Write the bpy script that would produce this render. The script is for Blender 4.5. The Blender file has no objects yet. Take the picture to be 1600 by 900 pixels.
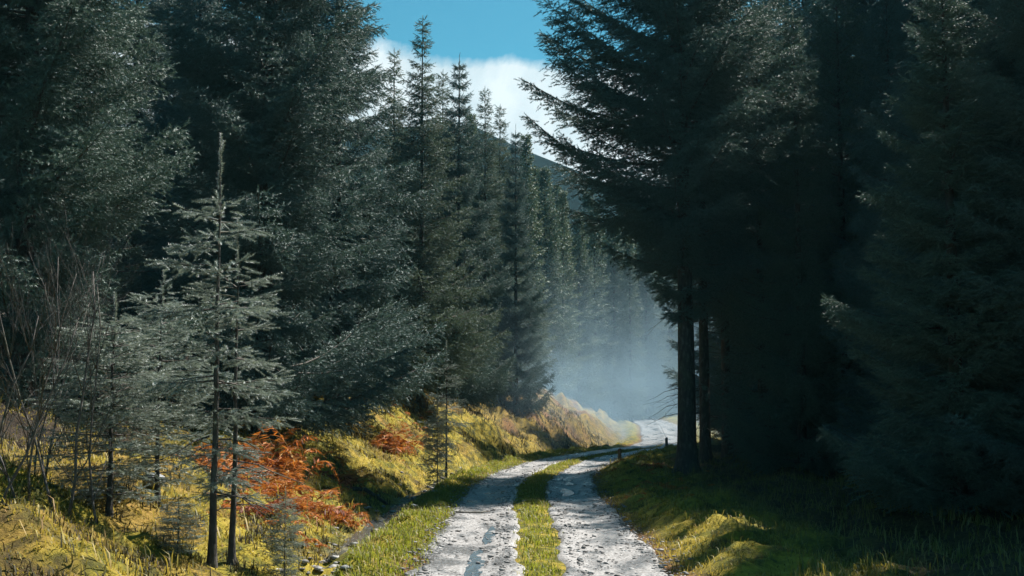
import bpy, math, random
import numpy as np
from mathutils import Vector

R = math.radians
scene = bpy.context.scene
COL = scene.collection
rng = np.random.default_rng(7)
random.seed(7)

# ------------------------------------------------------------------ camera
CAM_H, FPX, HOR = 1.9, 2000.0, 640.0
PITCH = math.atan((HOR - 450) / FPX)
cam = bpy.data.cameras.new('camera')
cam.sensor_width = 36
cam.lens = FPX / 1600 * 36
cam.clip_start = 0.1
cam.clip_end = 5000
cam_o = bpy.data.objects.new('camera', cam)
COL.objects.link(cam_o)
cam_o.location = (0, 0, CAM_H)
cam_o.rotation_euler = (R(90) + PITCH, 0, 0)
scene.camera = cam_o


def at(px, py, Y):
    """world point seen at photo pixel (1600x900) at forward distance Y"""
    x, y = (px - 800) / FPX, (450 - py) / FPX
    fy = math.cos(PITCH) - y * math.sin(PITCH)
    fz = math.sin(PITCH) + y * math.cos(PITCH)
    k = Y / fy
    return Vector((x * k, Y, CAM_H + fz * k))


# ------------------------------------------------------------------ noise
def _hash(ix, iy, seed):
    v = np.sin(ix * 127.1 + iy * 311.7 + seed * 74.7) * 43758.5453
    return v - np.floor(v)


def vnoise(x, y, seed=0):
    x = np.asarray(x, float); y = np.asarray(y, float)
    ix, iy = np.floor(x), np.floor(y)
    fx, fy = x - ix, y - iy
    fx = fx * fx * (3 - 2 * fx); fy = fy * fy * (3 - 2 * fy)
    a, b = _hash(ix, iy, seed), _hash(ix + 1, iy, seed)
    c, d = _hash(ix, iy + 1, seed), _hash(ix + 1, iy + 1, seed)
    return (a * (1 - fx) + b * fx) * (1 - fy) + (c * (1 - fx) + d * fx) * fy


def fbm(x, y, seed=0, oct=3):
    t, amp, s = 0, 0.5, 0
    for i in range(oct):
        t = t + amp * vnoise(x * 2 ** i, y * 2 ** i, seed + i * 13)
        s += amp
        amp *= .5
    return t / s


def sstep(a, b, x):
    t = np.clip((x - a) / (b - a), 0, 1)
    return t * t * (3 - 2 * t)


# ------------------------------------------------------------------ terrain
TY = [-20, 15, 20, 29, 33, 38, 44, 50, 58, 66, 78, 100, 130, 200, 900]
TX = [.35, .35, .38, .40, .55, .95, 1.7, 2.8, 5.0, 7.4, 9.4, 11.4, 12.0, 12, 12]
TZY = [-20, 60, 68, 78, 100, 130, 200, 320, 900]
TZ = [0, 0, -.05, -.05, .70, 1.3, 8, 26, 60]


def smooth_interp(y, ys, xs):
    w = 2.0
    return (np.interp(y - w, ys, xs) + 2 * np.interp(y, ys, xs) + np.interp(y + w, ys, xs)) / 4


def track_c(y):
    return smooth_interp(np.asarray(y, float), TY, TX)


def base_z(y):
    return smooth_interp(np.asarray(y, float), TZY, TZ)


def terrain(x, y, bumps=True):
    x = np.asarray(x, float); y = np.asarray(y, float)
    s = x - track_c(y)
    wob = (fbm(y * .35, y * 0 + 3.3, 5) - .5) * .5
    z = base_z(y)
    # left bank
    k = np.interp(y, [0, 25, 32, 40, 50, 60, 80, 120], [.34, .42, .60, .85, 1.0, .9, .7, .5])
    hm = np.interp(y, [0, 25, 40, 60, 100], [2.4, 2.8, 4.5, 6, 9])
    u = np.maximum(0, -s - 3.15 + wob)
    zl = hm * (1 - np.exp(-k * u / hm))
    # gully cut in the left bank beyond the second sapling
    g = np.exp(-((y - 56) / 2.2) ** 2) * sstep(.5, 2.5, u) * (1 - sstep(5, 9, u))
    zl = zl - g * 1.1
    # ditch
    ditch = -.30 * np.exp(-((s + 2.75 - wob * .5) / .38) ** 2)
    verge = .10 * sstep(-1.5, -2.0, s) * (1 - sstep(-2.2, -2.6, s))
    z = z + zl + ditch * (y < 75) + verge
    # right side
    v = np.maximum(0, s - 1.55)
    z = z + .16 * sstep(0, .9, v) + .018 * v + .5 * sstep(6, 30, v) * 1.5
    z = z + .22 * np.exp(-(((y - 37) / 3.5) ** 2 + ((s - 2.6) / 1.2) ** 2))
    # track: slight camber strip
    z = z + .045 * np.exp(-(s / .28) ** 2)
    if bumps:
        m = sstep(1.5, 2.3, np.abs(s))
        near = np.clip(1.4 - y / 200, .4, 1)
        z = z + m * near * ((fbm(x * 1.3, y * 1.3, 11) - .5) * .58 + (fbm(x * 4.5, y * 4.5, 23, 2) - .5) * .18)
        z = z + sstep(44, 52, y) * (y < 140) * sstep(3.1, 4.4, -s) * (fbm(x * .9, y * .7, 83, 4) - .5) * 1.7
        z = z + sstep(3.3, 5, -s) * (fbm(x * .6, y * .6, 31) - .5) * 1.0
        z = z + (np.abs(s) < 1.7) * (fbm(x * 6, y * 6, 41, 2) - .5) * .015
    return z


def tz(x, y):
    return float(terrain(x, y))


# ------------------------------------------------------------------ mesh / object helpers
def make_mesh(name, V, F, mats, midx=None, smooth=False):
    """V (n,3) floats, F (m,3) or (m,4) int faces"""
    V = np.asarray(V, np.float32); F = np.asarray(F, np.int32)
    me = bpy.data.meshes.new(name)
    me.vertices.add(len(V))
    me.vertices.foreach_set('co', V.ravel())
    n = F.shape[1]
    me.loops.add(F.size)
    me.loops.foreach_set('vertex_index', F.ravel())
    me.polygons.add(len(F))
    me.polygons.foreach_set('loop_start', np.arange(0, F.size, n, dtype=np.int32))
    for m in mats:
        me.materials.append(m)
    if midx is not None:
        me.polygons.foreach_set('material_index', np.asarray(midx, np.int32))
    if smooth:
        me.polygons.foreach_set('use_smooth', np.ones(len(F), bool))
    me.update(calc_edges=True)
    me.validate()
    return me


def add_obj(name, me, parent=None, loc=(0, 0, 0)):
    o = bpy.data.objects.new(name, me)
    COL.objects.link(o)
    o.location = loc
    if parent is not None:
        o.parent = parent
    return o


def tag(o, label=None, cat=None, group=None, kind=None):
    if label: o['label'] = label
    if cat: o['category'] = cat
    if group: o['group'] = group
    if kind: o['kind'] = kind
    return o


def thing(name, loc, label, cat, group=None, rz=0, scale=(1, 1, 1), tilt=(0, 0)):
    o = bpy.data.objects.new(name, None)
    COL.objects.link(o)
    o.empty_display_size = .3
    o.location = loc
    o.rotation_euler = (tilt[0], tilt[1], rz)
    o.scale = scale
    return tag(o, label, cat, group)


class Tris:
    """collects triangle soup pieces"""
    def __init__(self):
        self.V, self.F, self.M, self.n = [], [], [], 0

    def add(self, V, F, m=0):
        V = np.asarray(V, float).reshape(-1, 3)
        F = np.asarray(F, int)
        if F.shape[1] == 4:
            F = np.concatenate([F[:, [0, 1, 2]], F[:, [0, 2, 3]]])
        self.V.append(V); self.F.append(F + self.n); self.M.append(np.full(len(F), m))
        self.n += len(V)

    def mesh(self, name, mats, smooth=False):
        return make_mesh(name, np.concatenate(self.V), np.concatenate(self.F), mats, np.concatenate(self.M), smooth)


def tube(pts, rad, sides=8, cap=True):
    pts = np.asarray(pts, float); rad = np.asarray(rad, float)
    n = len(pts)
    T = np.gradient(pts, axis=0)
    T /= np.linalg.norm(T, axis=1, keepdims=True) + 1e-9
    ref = np.array([1., 0, 0]) if abs(T[0][0]) < .8 else np.array([0, 1., 0])
    U = np.cross(T, ref); U /= np.linalg.norm(U, axis=1, keepdims=True) + 1e-9
    W = np.cross(T, U)
    a = np.arange(sides) / sides * 2 * np.pi
    V = pts[:, None] + rad[:, None, None] * (np.cos(a)[None, :, None] * U[:, None] + np.sin(a)[None, :, None] * W[:, None])
    V = V.reshape(-1, 3)
    F = []
    for i in range(n - 1):
        for j in range(sides):
            k = (j + 1) % sides
            F.append([i * sides + j, i * sides + k, (i + 1) * sides + k, (i + 1) * sides + j])
    F = np.array(F)
    F3 = np.concatenate([F[:, [0, 1, 2]], F[:, [0, 2, 3]]])
    if cap:
        b = len(V)
        V = np.concatenate([V, pts[-1:], pts[:1]])
        c = [[(n - 1) * sides + j, (n - 1) * sides + (j + 1) % sides, b] for j in range(sides)]
        c += [[(j + 1) % sides, j, b + 1] for j in range(sides)]
        F3 = np.concatenate([F3, np.array(c)])
    return V, F3


def tubes_vec(P, Rd, sides=3):
    """many tubes at once. P (n,k,3), Rd (n,k)"""
    n, k, _ = P.shape
    T = np.gradient(P, axis=1)
    T /= np.linalg.norm(T, axis=2, keepdims=True) + 1e-9
    ref = np.zeros_like(T); ref[..., 2] = 1
    U = np.cross(T, ref) + 1e-6
    U /= np.linalg.norm(U, axis=2, keepdims=True) + 1e-9
    W = np.cross(T, U)
    a = np.arange(sides) / sides * 2 * np.pi
    V = P[:, :, None] + Rd[:, :, None, None] * (np.cos(a)[None, None, :, None] * U[:, :, None] + np.sin(a)[None, None, :, None] * W[:, :, None])
    idx = np.arange(n * k * sides).reshape(n, k, sides)
    nx = np.roll(idx, -1, axis=2)
    A, B, C_, D = idx[:, :-1], nx[:, :-1], nx[:, 1:], idx[:, 1:]
    F = np.stack([A, B, C_, D], -1).reshape(-1, 4)
    return V.reshape(-1, 3), F


# ------------------------------------------------------------------ materials
def new_mat(name):
    m = bpy.data.materials.new(name)
    m.use_nodes = True
    nt = m.node_tree
    return m, nt, nt.nodes, nt.links, nt.nodes['Principled BSDF'], nt.nodes['Material Output']


def noise(nt, scale, detail=4, rough=.55, vec=None, dist=0):
    n = nt.nodes.new('ShaderNodeTexNoise')
    n.inputs['Scale'].default_value = scale
    n.inputs['Detail'].default_value = detail
    n.inputs['Roughness'].default_value = rough
    n.inputs['Distortion'].default_value = dist
    if vec is not None:
        nt.links.new(vec, n.inputs['Vector'])
    return n


def ramp(nt, fac, stops):
    r = nt.nodes.new('ShaderNodeValToRGB')
    el = r.color_ramp.elements
    while len(el) < len(stops):
        el.new(.5)
    for e, (p, c) in zip(el, stops):
        e.position = p
        e.color = (*c, 1) if len(c) == 3 else c
    nt.links.new(fac, r.inputs['Fac'])
    return r


def mix(nt, fac, a, b, mode='MIX'):
    n = nt.nodes.new('ShaderNodeMix')
    n.data_type = 'RGBA'
    n.blend_type = mode
    for sock, v in ((n.inputs[0], fac), (n.inputs[6], a), (n.inputs[7], b)):
        if isinstance(v, (int, float)):
            sock.default_value = v
        elif isinstance(v, tuple):
            sock.default_value = (*v, 1)
        else:
            nt.links.new(v, sock)
    return n.outputs[2]


def math_node(nt, op, a, b=0.0, clamp=False):
    n = nt.nodes.new('ShaderNodeMath')
    n.operation = op
    n.use_clamp = clamp
    for sock, v in ((n.inputs[0], a), (n.inputs[1], b)):
        if isinstance(v, (int, float)):
            sock.default_value = v
        else:
            nt.links.new(v, sock)
    return n.outputs[0]


def bump(nt, h, strength=.5, dist=.02):
    b = nt.nodes.new('ShaderNodeBump')
    b.inputs['Strength'].default_value = strength
    b.inputs['Distance'].default_value = dist
    nt.links.new(h, b.inputs['Height'])
    return b.outputs['Normal']


def foliage_mat(name, dark, light, trans, tfac=.25, rough=.5, spec=.45, objvar=True, stops=None):
    m, nt, N, L, P, out = new_mat(name)
    g = N.new('ShaderNodeNewGeometry')
    c = ramp(nt, g.outputs['Random Per Island'], stops or [(0, dark), (1, light)]).outputs['Color']
    if objvar:
        oi = N.new('ShaderNodeObjectInfo')
        tint = ramp(nt, oi.outputs['Random'], [(0, (.82, .95, 1.05)), (.5, (1, 1, 1)), (1, (1.2, 1.08, .82))])
        c = mix(nt, 1.0, c, tint.outputs['Color'], 'MULTIPLY')
    L.new(c, P.inputs['Base Color'])
    P.inputs['Roughness'].default_value = rough
    P.inputs['Specular IOR Level'].default_value = spec
    t = N.new('ShaderNodeBsdfTranslucent')
    t.inputs['Color'].default_value = (*trans, 1)
    ms = N.new('ShaderNodeMixShader')
    ms.inputs[0].default_value = tfac
    L.new(P.outputs[0], ms.inputs[1]); L.new(t.outputs[0], ms.inputs[2])
    L.new(ms.outputs[0], out.inputs['Surface'])
    return m


M = {}
M['needles'] = foliage_mat('spruce_needles', (.028, .064, .060), (.09, .155, .14), (.11, .17, .11), .12, .58, .5)
M['needles_young'] = foliage_mat('young_spruce_needles', (.08, .11, .09), (.28, .31, .27), (.24, .28, .20), .25, .52, .5)
M['needles_far'] = foliage_mat('far_spruce_needles', (.032, .064, .054), (.10, .145, .108), (.14, .18, .08), .15, .6, .4)
M['grass_green'] = foliage_mat('verge_grass', None, None, (.30, .33, .03), .35, .55, .3, False,
    [(0, (.05, .075, .012)), (.45, (.13, .145, .018)), (.8, (.25, .20, .03)), (1, (.32, .22, .08))])
M['grass_straw'] = foliage_mat('bank_grass', None, None, (.42, .32, .05), .35, .55, .3, False,
    [(0, (.045, .05, .010)), (.3, (.13, .125, .018)), (.65, (.31, .24, .028)), (.88, (.36, .26, .08)), (1, (.28, .14, .05))])
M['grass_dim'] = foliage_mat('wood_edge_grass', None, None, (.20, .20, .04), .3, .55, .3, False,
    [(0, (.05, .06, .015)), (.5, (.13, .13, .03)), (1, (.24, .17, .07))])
M['heather'] = foliage_mat('dark_heather', None, None, (.06, .05, .02), .2, .7, .2, False,
    [(0, (.022, .018, .012)), (.5, (.05, .042, .02)), (.85, (.075, .07, .025)), (1, (.13, .085, .04))])
M['bracken'] = foliage_mat('dead_bracken', None, None, (.5, .18, .03), .3, .6, .25, False,
    [(0, (.07, .028, .014)), (.22, (.20, .06, .014)), (.5, (.46, .12, .014)), (.75, (.50, .17, .022)), (.9, (.42, .22, .06)), (1, (.36, .28, .12))])
M['bracken_dark'] = foliage_mat('dark_bracken', None, None, (.35, .09, .02), .3, .6, .25, False,
    [(0, (.06, .02, .012)), (.5, (.17, .045, .016)), (1, (.3, .09, .03))])


def bark_mat(name, c0, c1, c2, scale=14):
    m, nt, N, L, P, out = new_mat(name)
    tc = N.new('ShaderNodeTexCoord')
    mp = N.new('ShaderNodeMapping')
    mp.inputs['Scale'].default_value = (1, 1, .35)
    L.new(tc.outputs['Object'], mp.inputs['Vector'])
    n1 = noise(nt, scale, 6, .65, mp.outputs[0])
    n2 = noise(nt, 2.2, 3, .5, tc.outputs['Object'])
    c = ramp(nt, n1.outputs['Fac'], [(.3, c0), (.55, c1), (.72, c2)]).outputs['Color']
    moss = ramp(nt, n2.outputs['Fac'], [(.52, (0, 0, 0)), (.68, (1, 1, 1))]).outputs['Color']
    c = mix(nt, math_node(nt, 'MULTIPLY', moss, .45), c, (.075, .085, .04))
    L.new(c, P.inputs['Base Color'])
    P.inputs['Roughness'].default_value = .85
    L.new(bump(nt, n1.outputs['Fac'], .8, .03), P.inputs['Normal'])
    return m


M['bark'] = bark_mat('spruce_bark', (.018, .014, .012), (.05, .042, .035), (.13, .115, .10))
M['twig'] = bark_mat('twig_bark', (.035, .028, .024), (.085, .07, .06), (.16, .14, .12), 30)
M['twig_red'] = bark_mat('shrub_bark', (.035, .03, .028), (.10, .085, .075), (.22, .20, .19), 30)
M['post'] = bark_mat('post_wood', (.04, .03, .025), (.10, .08, .06), (.17, .14, .11), 18)

# ground
m, nt, N, L, P, out = new_mat('moorland_ground')
tc = N.new('ShaderNodeTexCoord')
zc = N.new('ShaderNodeVertexColor'); zc.layer_name = 'zone'
sp = N.new('ShaderNodeSeparateColor'); L.new(zc.outputs['Color'], sp.inputs[0])
n_big = noise(nt, .55, 5, .6, tc.outputs['Object'])
n_mid = noise(nt, 2.6, 6, .65, tc.outputs['Object'])
n_fin = noise(nt, 19, 6, .7, tc.outputs['Object'])
n_max = noise(nt, 70, 3, .7, tc.outputs['Object'])
moss = ramp(nt, n_mid.outputs['Fac'], [(.32, (.028, .030, .010)), (.44, (.12, .115, .014)), (.54, (.30, .235, .024)), (.66, (.37, .275, .04)), (.78, (.33, .22, .09))]).outputs['Color']
brown = ramp(nt, n_mid.outputs['Fac'], [(.3, (.05, .028, .014)), (.5, (.15, .075, .026)), (.7, (.29, .15, .05))]).outputs['Color']
bm = ramp(nt, n_big.outputs['Fac'], [(.54, (0, 0, 0)), (.70, (1, 1, 1))]).outputs['Color']
c = mix(nt, math_node(nt, 'MULTIPLY', bm, .55), moss, brown)
c = mix(nt, sp.outputs[1], c, brown)
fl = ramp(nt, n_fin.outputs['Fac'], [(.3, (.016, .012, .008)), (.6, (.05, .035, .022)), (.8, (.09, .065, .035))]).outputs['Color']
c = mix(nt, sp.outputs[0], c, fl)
peb = ramp(nt, n_fin.outputs['Fac'], [(.3, (.07, .06, .05)), (.7, (.26, .25, .23))]).outputs['Color']
c = mix(nt, sp.outputs[2], c, peb)
spk = ramp(nt, n_fin.outputs['Fac'], [(.3, (.45, .45, .45)), (.55, (1, 1, 1)), (.75, (1.3, 1.3, 1.25))]).outputs['Color']
c = mix(nt, .8, c, spk, 'MULTIPLY')
L.new(c, P.inputs['Base Color'])
P.inputs['Roughness'].default_value = .9
P.inputs['Specular IOR Level'].default_value = .2
hh = math_node(nt, 'ADD', n_fin.outputs['Fac'], math_node(nt, 'MULTIPLY', n_max.outputs['Fac'], .5))
L.new(bump(nt, hh, .9, .05), P.inputs['Normal'])
M['ground'] = m

# track
m, nt, N, L, P, out = new_mat('wet_gravel_track')
tc = N.new('ShaderNodeTexCoord')
mp = N.new('ShaderNodeMapping'); mp.inputs['Scale'].default_value = (1, .45, 1)
L.new(tc.outputs['Object'], mp.inputs['Vector'])
wet = noise(nt, 1.7, 5, .62, mp.outputs[0], .4)
fin = noise(nt, 26, 5, .7, tc.outputs['Object'])
vor = N.new('ShaderNodeTexVoronoi'); vor.inputs['Scale'].default_value = 24
L.new(tc.outputs['Object'], vor.inputs['Vector'])
vor2 = N.new('ShaderNodeTexVoronoi'); vor2.inputs['Scale'].default_value = 9
L.new(tc.outputs['Object'], vor2.inputs['Vector'])
c = ramp(nt, fin.outputs['Fac'], [(.30, (.06, .055, .05)), (.43, (.18, .17, .16)), (.58, (.30, .295, .285)), (.78, (.45, .45, .44))]).outputs['Color']
vt = ramp(nt, vor.outputs['Color'], [(0, (.55, .52, .50)), (1, (1.25, 1.25, 1.27))]).outputs['Color']
c = mix(nt, .9, c, vt, 'MULTIPLY')
wm = ramp(nt, wet.outputs['Fac'], [(.47, (0, 0, 0)), (.60, (1, 1, 1))]).outputs['Color']
c = mix(nt, math_node(nt, 'MULTIPLY', wm, .55), c, (.055, .055, .055))
L.new(c, P.inputs['Base Color'])
rr = math_node(nt, 'SUBTRACT', .62, math_node(nt, 'MULTIPLY', wm, .36))
L.new(rr, P.inputs['Roughness'])
P.inputs['Specular IOR Level'].default_value = .6
hh = math_node(nt, 'ADD', math_node(nt, 'MULTIPLY', vor.outputs['Distance'], -1.0), math_node(nt, 'ADD', fin.outputs['Fac'], math_node(nt, 'MULTIPLY', vor2.outputs['Distance'], -1.2)))
L.new(bump(nt, hh, .55, .024), P.inputs['Normal'])
M['track'] = m

# stones
m, nt, N, L, P, out = new_mat('grey_stone')
tc = N.new('ShaderNodeTexCoord'); g = N.new('ShaderNodeNewGeometry')
n1 = noise(nt, 9, 6, .6, tc.outputs['Object'])
c = ramp(nt, n1.outputs['Fac'], [(.3, (.11, .10, .095)), (.7, (.36, .36, .35))]).outputs['Color']
P.inputs['Specular IOR Level'].default_value = .3
iv = ramp(nt, g.outputs['Random Per Island'], [(0, (.45, .42, .4)), (1, (1.25, 1.25, 1.25))]).outputs['Color']
L.new(mix(nt, 1, c, iv, 'MULTIPLY'), P.inputs['Base Color'])
P.inputs['Roughness'].default_value = .75
L.new(bump(nt, n1.outputs['Fac'], .6, .02), P.inputs['Normal'])
M['stone'] = m

# pale rock / mossy rock
m, nt, N, L, P, out = new_mat('mossy_rock')
tc = N.new('ShaderNodeTexCoord'); g = N.new('ShaderNodeNewGeometry')
n1 = noise(nt, 7, 6, .65, tc.outputs['Object'])
c = ramp(nt, n1.outputs['Fac'], [(.3, (.05, .05, .05)), (.5, (.16, .17, .18)), (.72, (.42, .44, .47))]).outputs['Color']
L.new(c, P.inputs['Base Color'])
P.inputs['Roughness'].default_value = .6
L.new(bump(nt, n1.outputs['Fac'], .9, .04), P.inputs['Normal'])
M['rock'] = m

# water
m, nt, N, L, P, out = new_mat('shallow_water')
tc = N.new('ShaderNodeTexCoord')
n1 = noise(nt, 9, 3, .5, tc.outputs['Object'])
P.inputs['Base Color'].default_value = (.08, .11, .13, 1)  # bluish base colour stands in for reflected sky
P.inputs['Roughness'].default_value = .2
P.inputs['Specular IOR Level'].default_value = .7
L.new(bump(nt, n1.outputs['Fac'], .8, .06), P.inputs['Normal'])
M['puddle'] = m
m, nt, N, L, P, out = new_mat('running_water')
tc = N.new('ShaderNodeTexCoord')
n1 = noise(nt, 14, 4, .6, tc.outputs['Object'], .6)
P.inputs['Base Color'].default_value = (.06, .06, .05, 1)
P.inputs['Roughness'].default_value = .12
P.inputs['Specular IOR Level'].default_value = .8
L.new(bump(nt, n1.outputs['Fac'], .9, .05), P.inputs['Normal'])
M['stream'] = m

# hill
m, nt, N, L, P, out = new_mat('heather_hill')
tc = N.new('ShaderNodeTexCoord')
n1 = noise(nt, .05, 8, .6, tc.outputs['Object'])
L.new(ramp(nt, n1.outputs['Fac'], [(.3, (.006, .008, .009)), (.6, (.012, .014, .014)), (.8, (.022, .022, .018))]).outputs['Color'], P.inputs['Base Color'])
P.inputs['Roughness'].default_value = 1.0
P.inputs['Specular IOR Level'].default_value = 0
M['hill'] = m

# ------------------------------------------------------------------ ground sheet
def axis(dense_a, dense_b, step, far, growth):
    a = list(np.arange(dense_a, dense_b + 1e-6, step))
    s, x = step, a[-1]
    while x < far:
        s *= growth; x += s; a.append(x)
    s, x = step, a[0]
    lo = []
    while x > -far:
        s *= growth; x -= s; lo.append(x)
    return np.array(lo[::-1] + a)


gx = axis(-11, 9, .11, 900, 1.13)
gy = list(np.arange(8, 40, .12))
s_, y_ = .12, gy[-1]
while y_ < 900:
    s_ *= 1.02 if y_ < 90 else 1.1
    y_ += s_; gy.append(y_)
gy = np.array([-900, -500, -200, -80, -40, -20, -10, -5, -2, 0, 2, 4, 5.5, 6.5, 7.3] + gy)
XX, YY = np.meshgrid(gx, gy)
ZZ = terrain(XX, YY)
SS = XX - track_c(YY)
# sits a little below the two wheel tracks
rut = (np.abs(np.abs(SS) - .93) < .62) & (YY < 135)
ZZ = ZZ - np.where(rut, .02, 0)
nx_, ny_ = len(gx), len(gy)
V = np.stack([XX, YY, ZZ], -1).reshape(-1, 3)
idx = np.arange(nx_ * ny_).reshape(ny_, nx_)
F = np.stack([idx[:-1, :-1], idx[:-1, 1:], idx[1:, 1:], idx[1:, :-1]], -1).reshape(-1, 4)
me = make_mesh('ground', V, F, [M['ground']], smooth=True)
zone = np.zeros((len(V), 4), np.float32); zone[:, 3] = 1
S1 = SS.ravel(); Y1 = YY.ravel(); X1 = XX.ravel()
nz = fbm(X1 * .8, Y1 * .8, 77)
farb = sstep(46, 62, Y1) * sstep(-2.6, -3.2, S1) * .5
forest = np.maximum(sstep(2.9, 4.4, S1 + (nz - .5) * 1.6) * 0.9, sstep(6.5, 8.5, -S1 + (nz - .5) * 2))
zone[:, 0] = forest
edge = sstep(1.9, 1.55, np.abs(S1) + (nz - .5) * .3) * sstep(.5, .75, np.abs(S1)) + .45 * sstep(.22, .42, np.abs(S1)) * (np.abs(S1) < .6)
zone[:, 1] = np.clip(farb + edge + .55 * sstep(.5, .68, fbm(X1 * .9, Y1 * .9, 91)) * sstep(3, 4, -S1), 0, 1)
zone[:, 2] = np.exp(-((S1 + 2.72) / .28) ** 2) * sstep(.3, .6, nz) * .9
ca = me.color_attributes.new('zone', 'FLOAT_COLOR', 'POINT')
ca.data.foreach_set('color', zone.ravel())
tag(add_obj('ground', me), kind='structure')

# ------------------------------------------------------------------ the two wheel tracks (one object)
ty = list(np.arange(3, 45, .1))
s_ = .1
while ty[-1] < 132:
    s_ *= 1.02; ty.append(ty[-1] + s_)
ty = np.array(ty)
VV, FF, off = [], [], 0
for side in (-1, 1):
    nu = 22
    u = np.linspace(0, 1, nu)
    inner = np.interp(ty, [13, 20, 30], [.22, .31, .37]) + (fbm(ty * 1.1, ty * 0 + side, 51, 4) - .5) * .30
    outer = 1.52 + (fbm(ty * 1.0, ty * 0 + side * 3, 57, 4) - .5) * .34
    strip = sstep(60, 75, ty)
    inner = inner * (1 - strip) + (-.02) * strip
    s = inner[:, None] + (outer - inner)[:, None] * u[None]
    X = track_c(ty)[:, None] + side * s
    Yg = np.repeat(ty[:, None], nu, 1)
    Z = terrain(X, Yg) + .012 + .012 * (fbm(X * 9, Yg * 9, 61, 2) - .5)
    hollow = -.035 * np.exp(-((u - .5) / .28) ** 2)
    Z = Z + hollow[None] + .03
    Z[:, 0] -= .05; Z[:, -1] -= .06
    VV.append(np.stack([X, Yg, Z], -1).reshape(-1, 3))
    ii = np.arange(len(ty) * nu).reshape(len(ty), nu) + off
    q = np.stack([ii[:-1, :-1], ii[:-1, 1:], ii[1:, 1:], ii[1:, :-1]], -1).reshape(-1, 4)
    if side < 0:
        q = q[:, ::-1]
    FF.append(q); off += len(ty) * nu
me = make_mesh('track', np.concatenate(VV), np.concatenate(FF), [M['track']], smooth=True)
tag(add_obj('track', me), kind='structure')


def track_top(s, y):
    """height of the wheel track surface at lateral offset s"""
    x = track_c(y) + s
    u = (np.abs(s) - .4) / 1.12
    return terrain(x, y) + .042 - .035 * np.exp(-((u - .5) / .28) ** 2)


# ------------------------------------------------------------------ puddles
def blob_sheet(pts_fn, n=40):
    a = np.linspace(0, 2 * np.pi, n, endpoint=False)
    return a


def puddle(cx_s, cy, ls, ly, seed):
    n = 36
    a = np.linspace(0, 2 * np.pi, n, endpoint=False)
    r = 1 + .45 * (fbm(np.cos(a) * 1.4 + 5, np.sin(a) * 1.4 + 5, seed) - .5) * 2
    y = cy + np.sin(a) * r * ly
    s = cx_s + np.cos(a) * r * ls
    x = track_c(y) + s
    z = float(np.max(track_top(np.array([cx_s]), np.array([cy])))) - .003
    V = np.concatenate([np.stack([x, y, np.full(n, z)], -1), [[float(track_c(cy)) + cx_s, cy, z]]])
    F = np.array([[i, (i + 1) % n, n] for i in range(n)])
    me = make_mesh('puddle', V, F, [M['puddle']])
    return tag(add_obj('puddle', me), kind='structure')


puddle(-.80, 16.2, .12, 1.6, 3)
puddle(-.70, 19.4, .09, 1.3, 8)
puddle(.66, 29.5, .34, 1.6, 5)
puddle(.95, 33.6, .26, 1.1, 6)

# ------------------------------------------------------------------ stream in the ditch
sy = np.arange(10, 46, .2)
wob = (fbm(sy * .35, sy * 0 + 3.3, 5) - .5) * .5
cs = -2.75 + wob * .5
hw = .15 + .16 * fbm(sy * .8, sy * 0, 65)
rows = []
for k in (-1, -.5, 0, .5, 1):
    x = track_c(sy) + cs + k * hw + (fbm(sy * 2.3, sy * 0 + k, 66) - .5) * .12
    rows.append(np.stack([x, sy, base_z(sy) - .175 + (fbm(sy * 3, sy * 0 + k * 3, 68) - .5) * .03], -1))
V = np.stack(rows, 1).reshape(-1, 3)
ii = np.arange(len(sy) * 5).reshape(len(sy), 5)
F = np.stack([ii[:-1, :-1], ii[:-1, 1:], ii[1:, 1:], ii[1:, :-1]], -1).reshape(-1, 4)
tag(add_obj('stream_water', make_mesh('stream_water', V, F, [M['stream']], smooth=True)), kind='structure')

# ------------------------------------------------------------------ rocks and gravel
def ico(sub=1):
    import bmesh
    bm = bmesh.new()
    bmesh.ops.create_icosphere(bm, subdivisions=sub, radius=1)
    V = np.array([v.co[:] for v in bm.verts]); F = np.array([[v.index for v in f.verts] for f in bm.faces])
    bm.free()
    return V, F


IV, IF = ico(1)


def scatter_stones(name, xs, ys, zs, rad, flat=.4):
    n = len(xs)
    A = rng.uniform(0, 2 * np.pi, n)
    sc = np.stack([rad * rng.uniform(.7, 1.3, n), rad * rng.uniform(.7, 1.3, n), rad * rng.uniform(flat * .7, flat * 1.2, n)], -1)
    v = IV[None] * (1 + rng.uniform(-.22, .22, (n, len(IV)))[..., None])
    v = v * sc[:, None]
    c, s = np.cos(A)[:, None], np.sin(A)[:, None]
    x = v[..., 0] * c - v[..., 1] * s; y = v[..., 0] * s + v[..., 1] * c
    v = np.stack([x + xs[:, None], y + ys[:, None], v[..., 2] + zs[:, None]], -1)
    F = IF[None] + (np.arange(n) * len(IV))[:, None, None]
    return make_mesh(name, v.reshape(-1, 3), F.reshape(-1, 3), [M['stone']], smooth=False)


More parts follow.
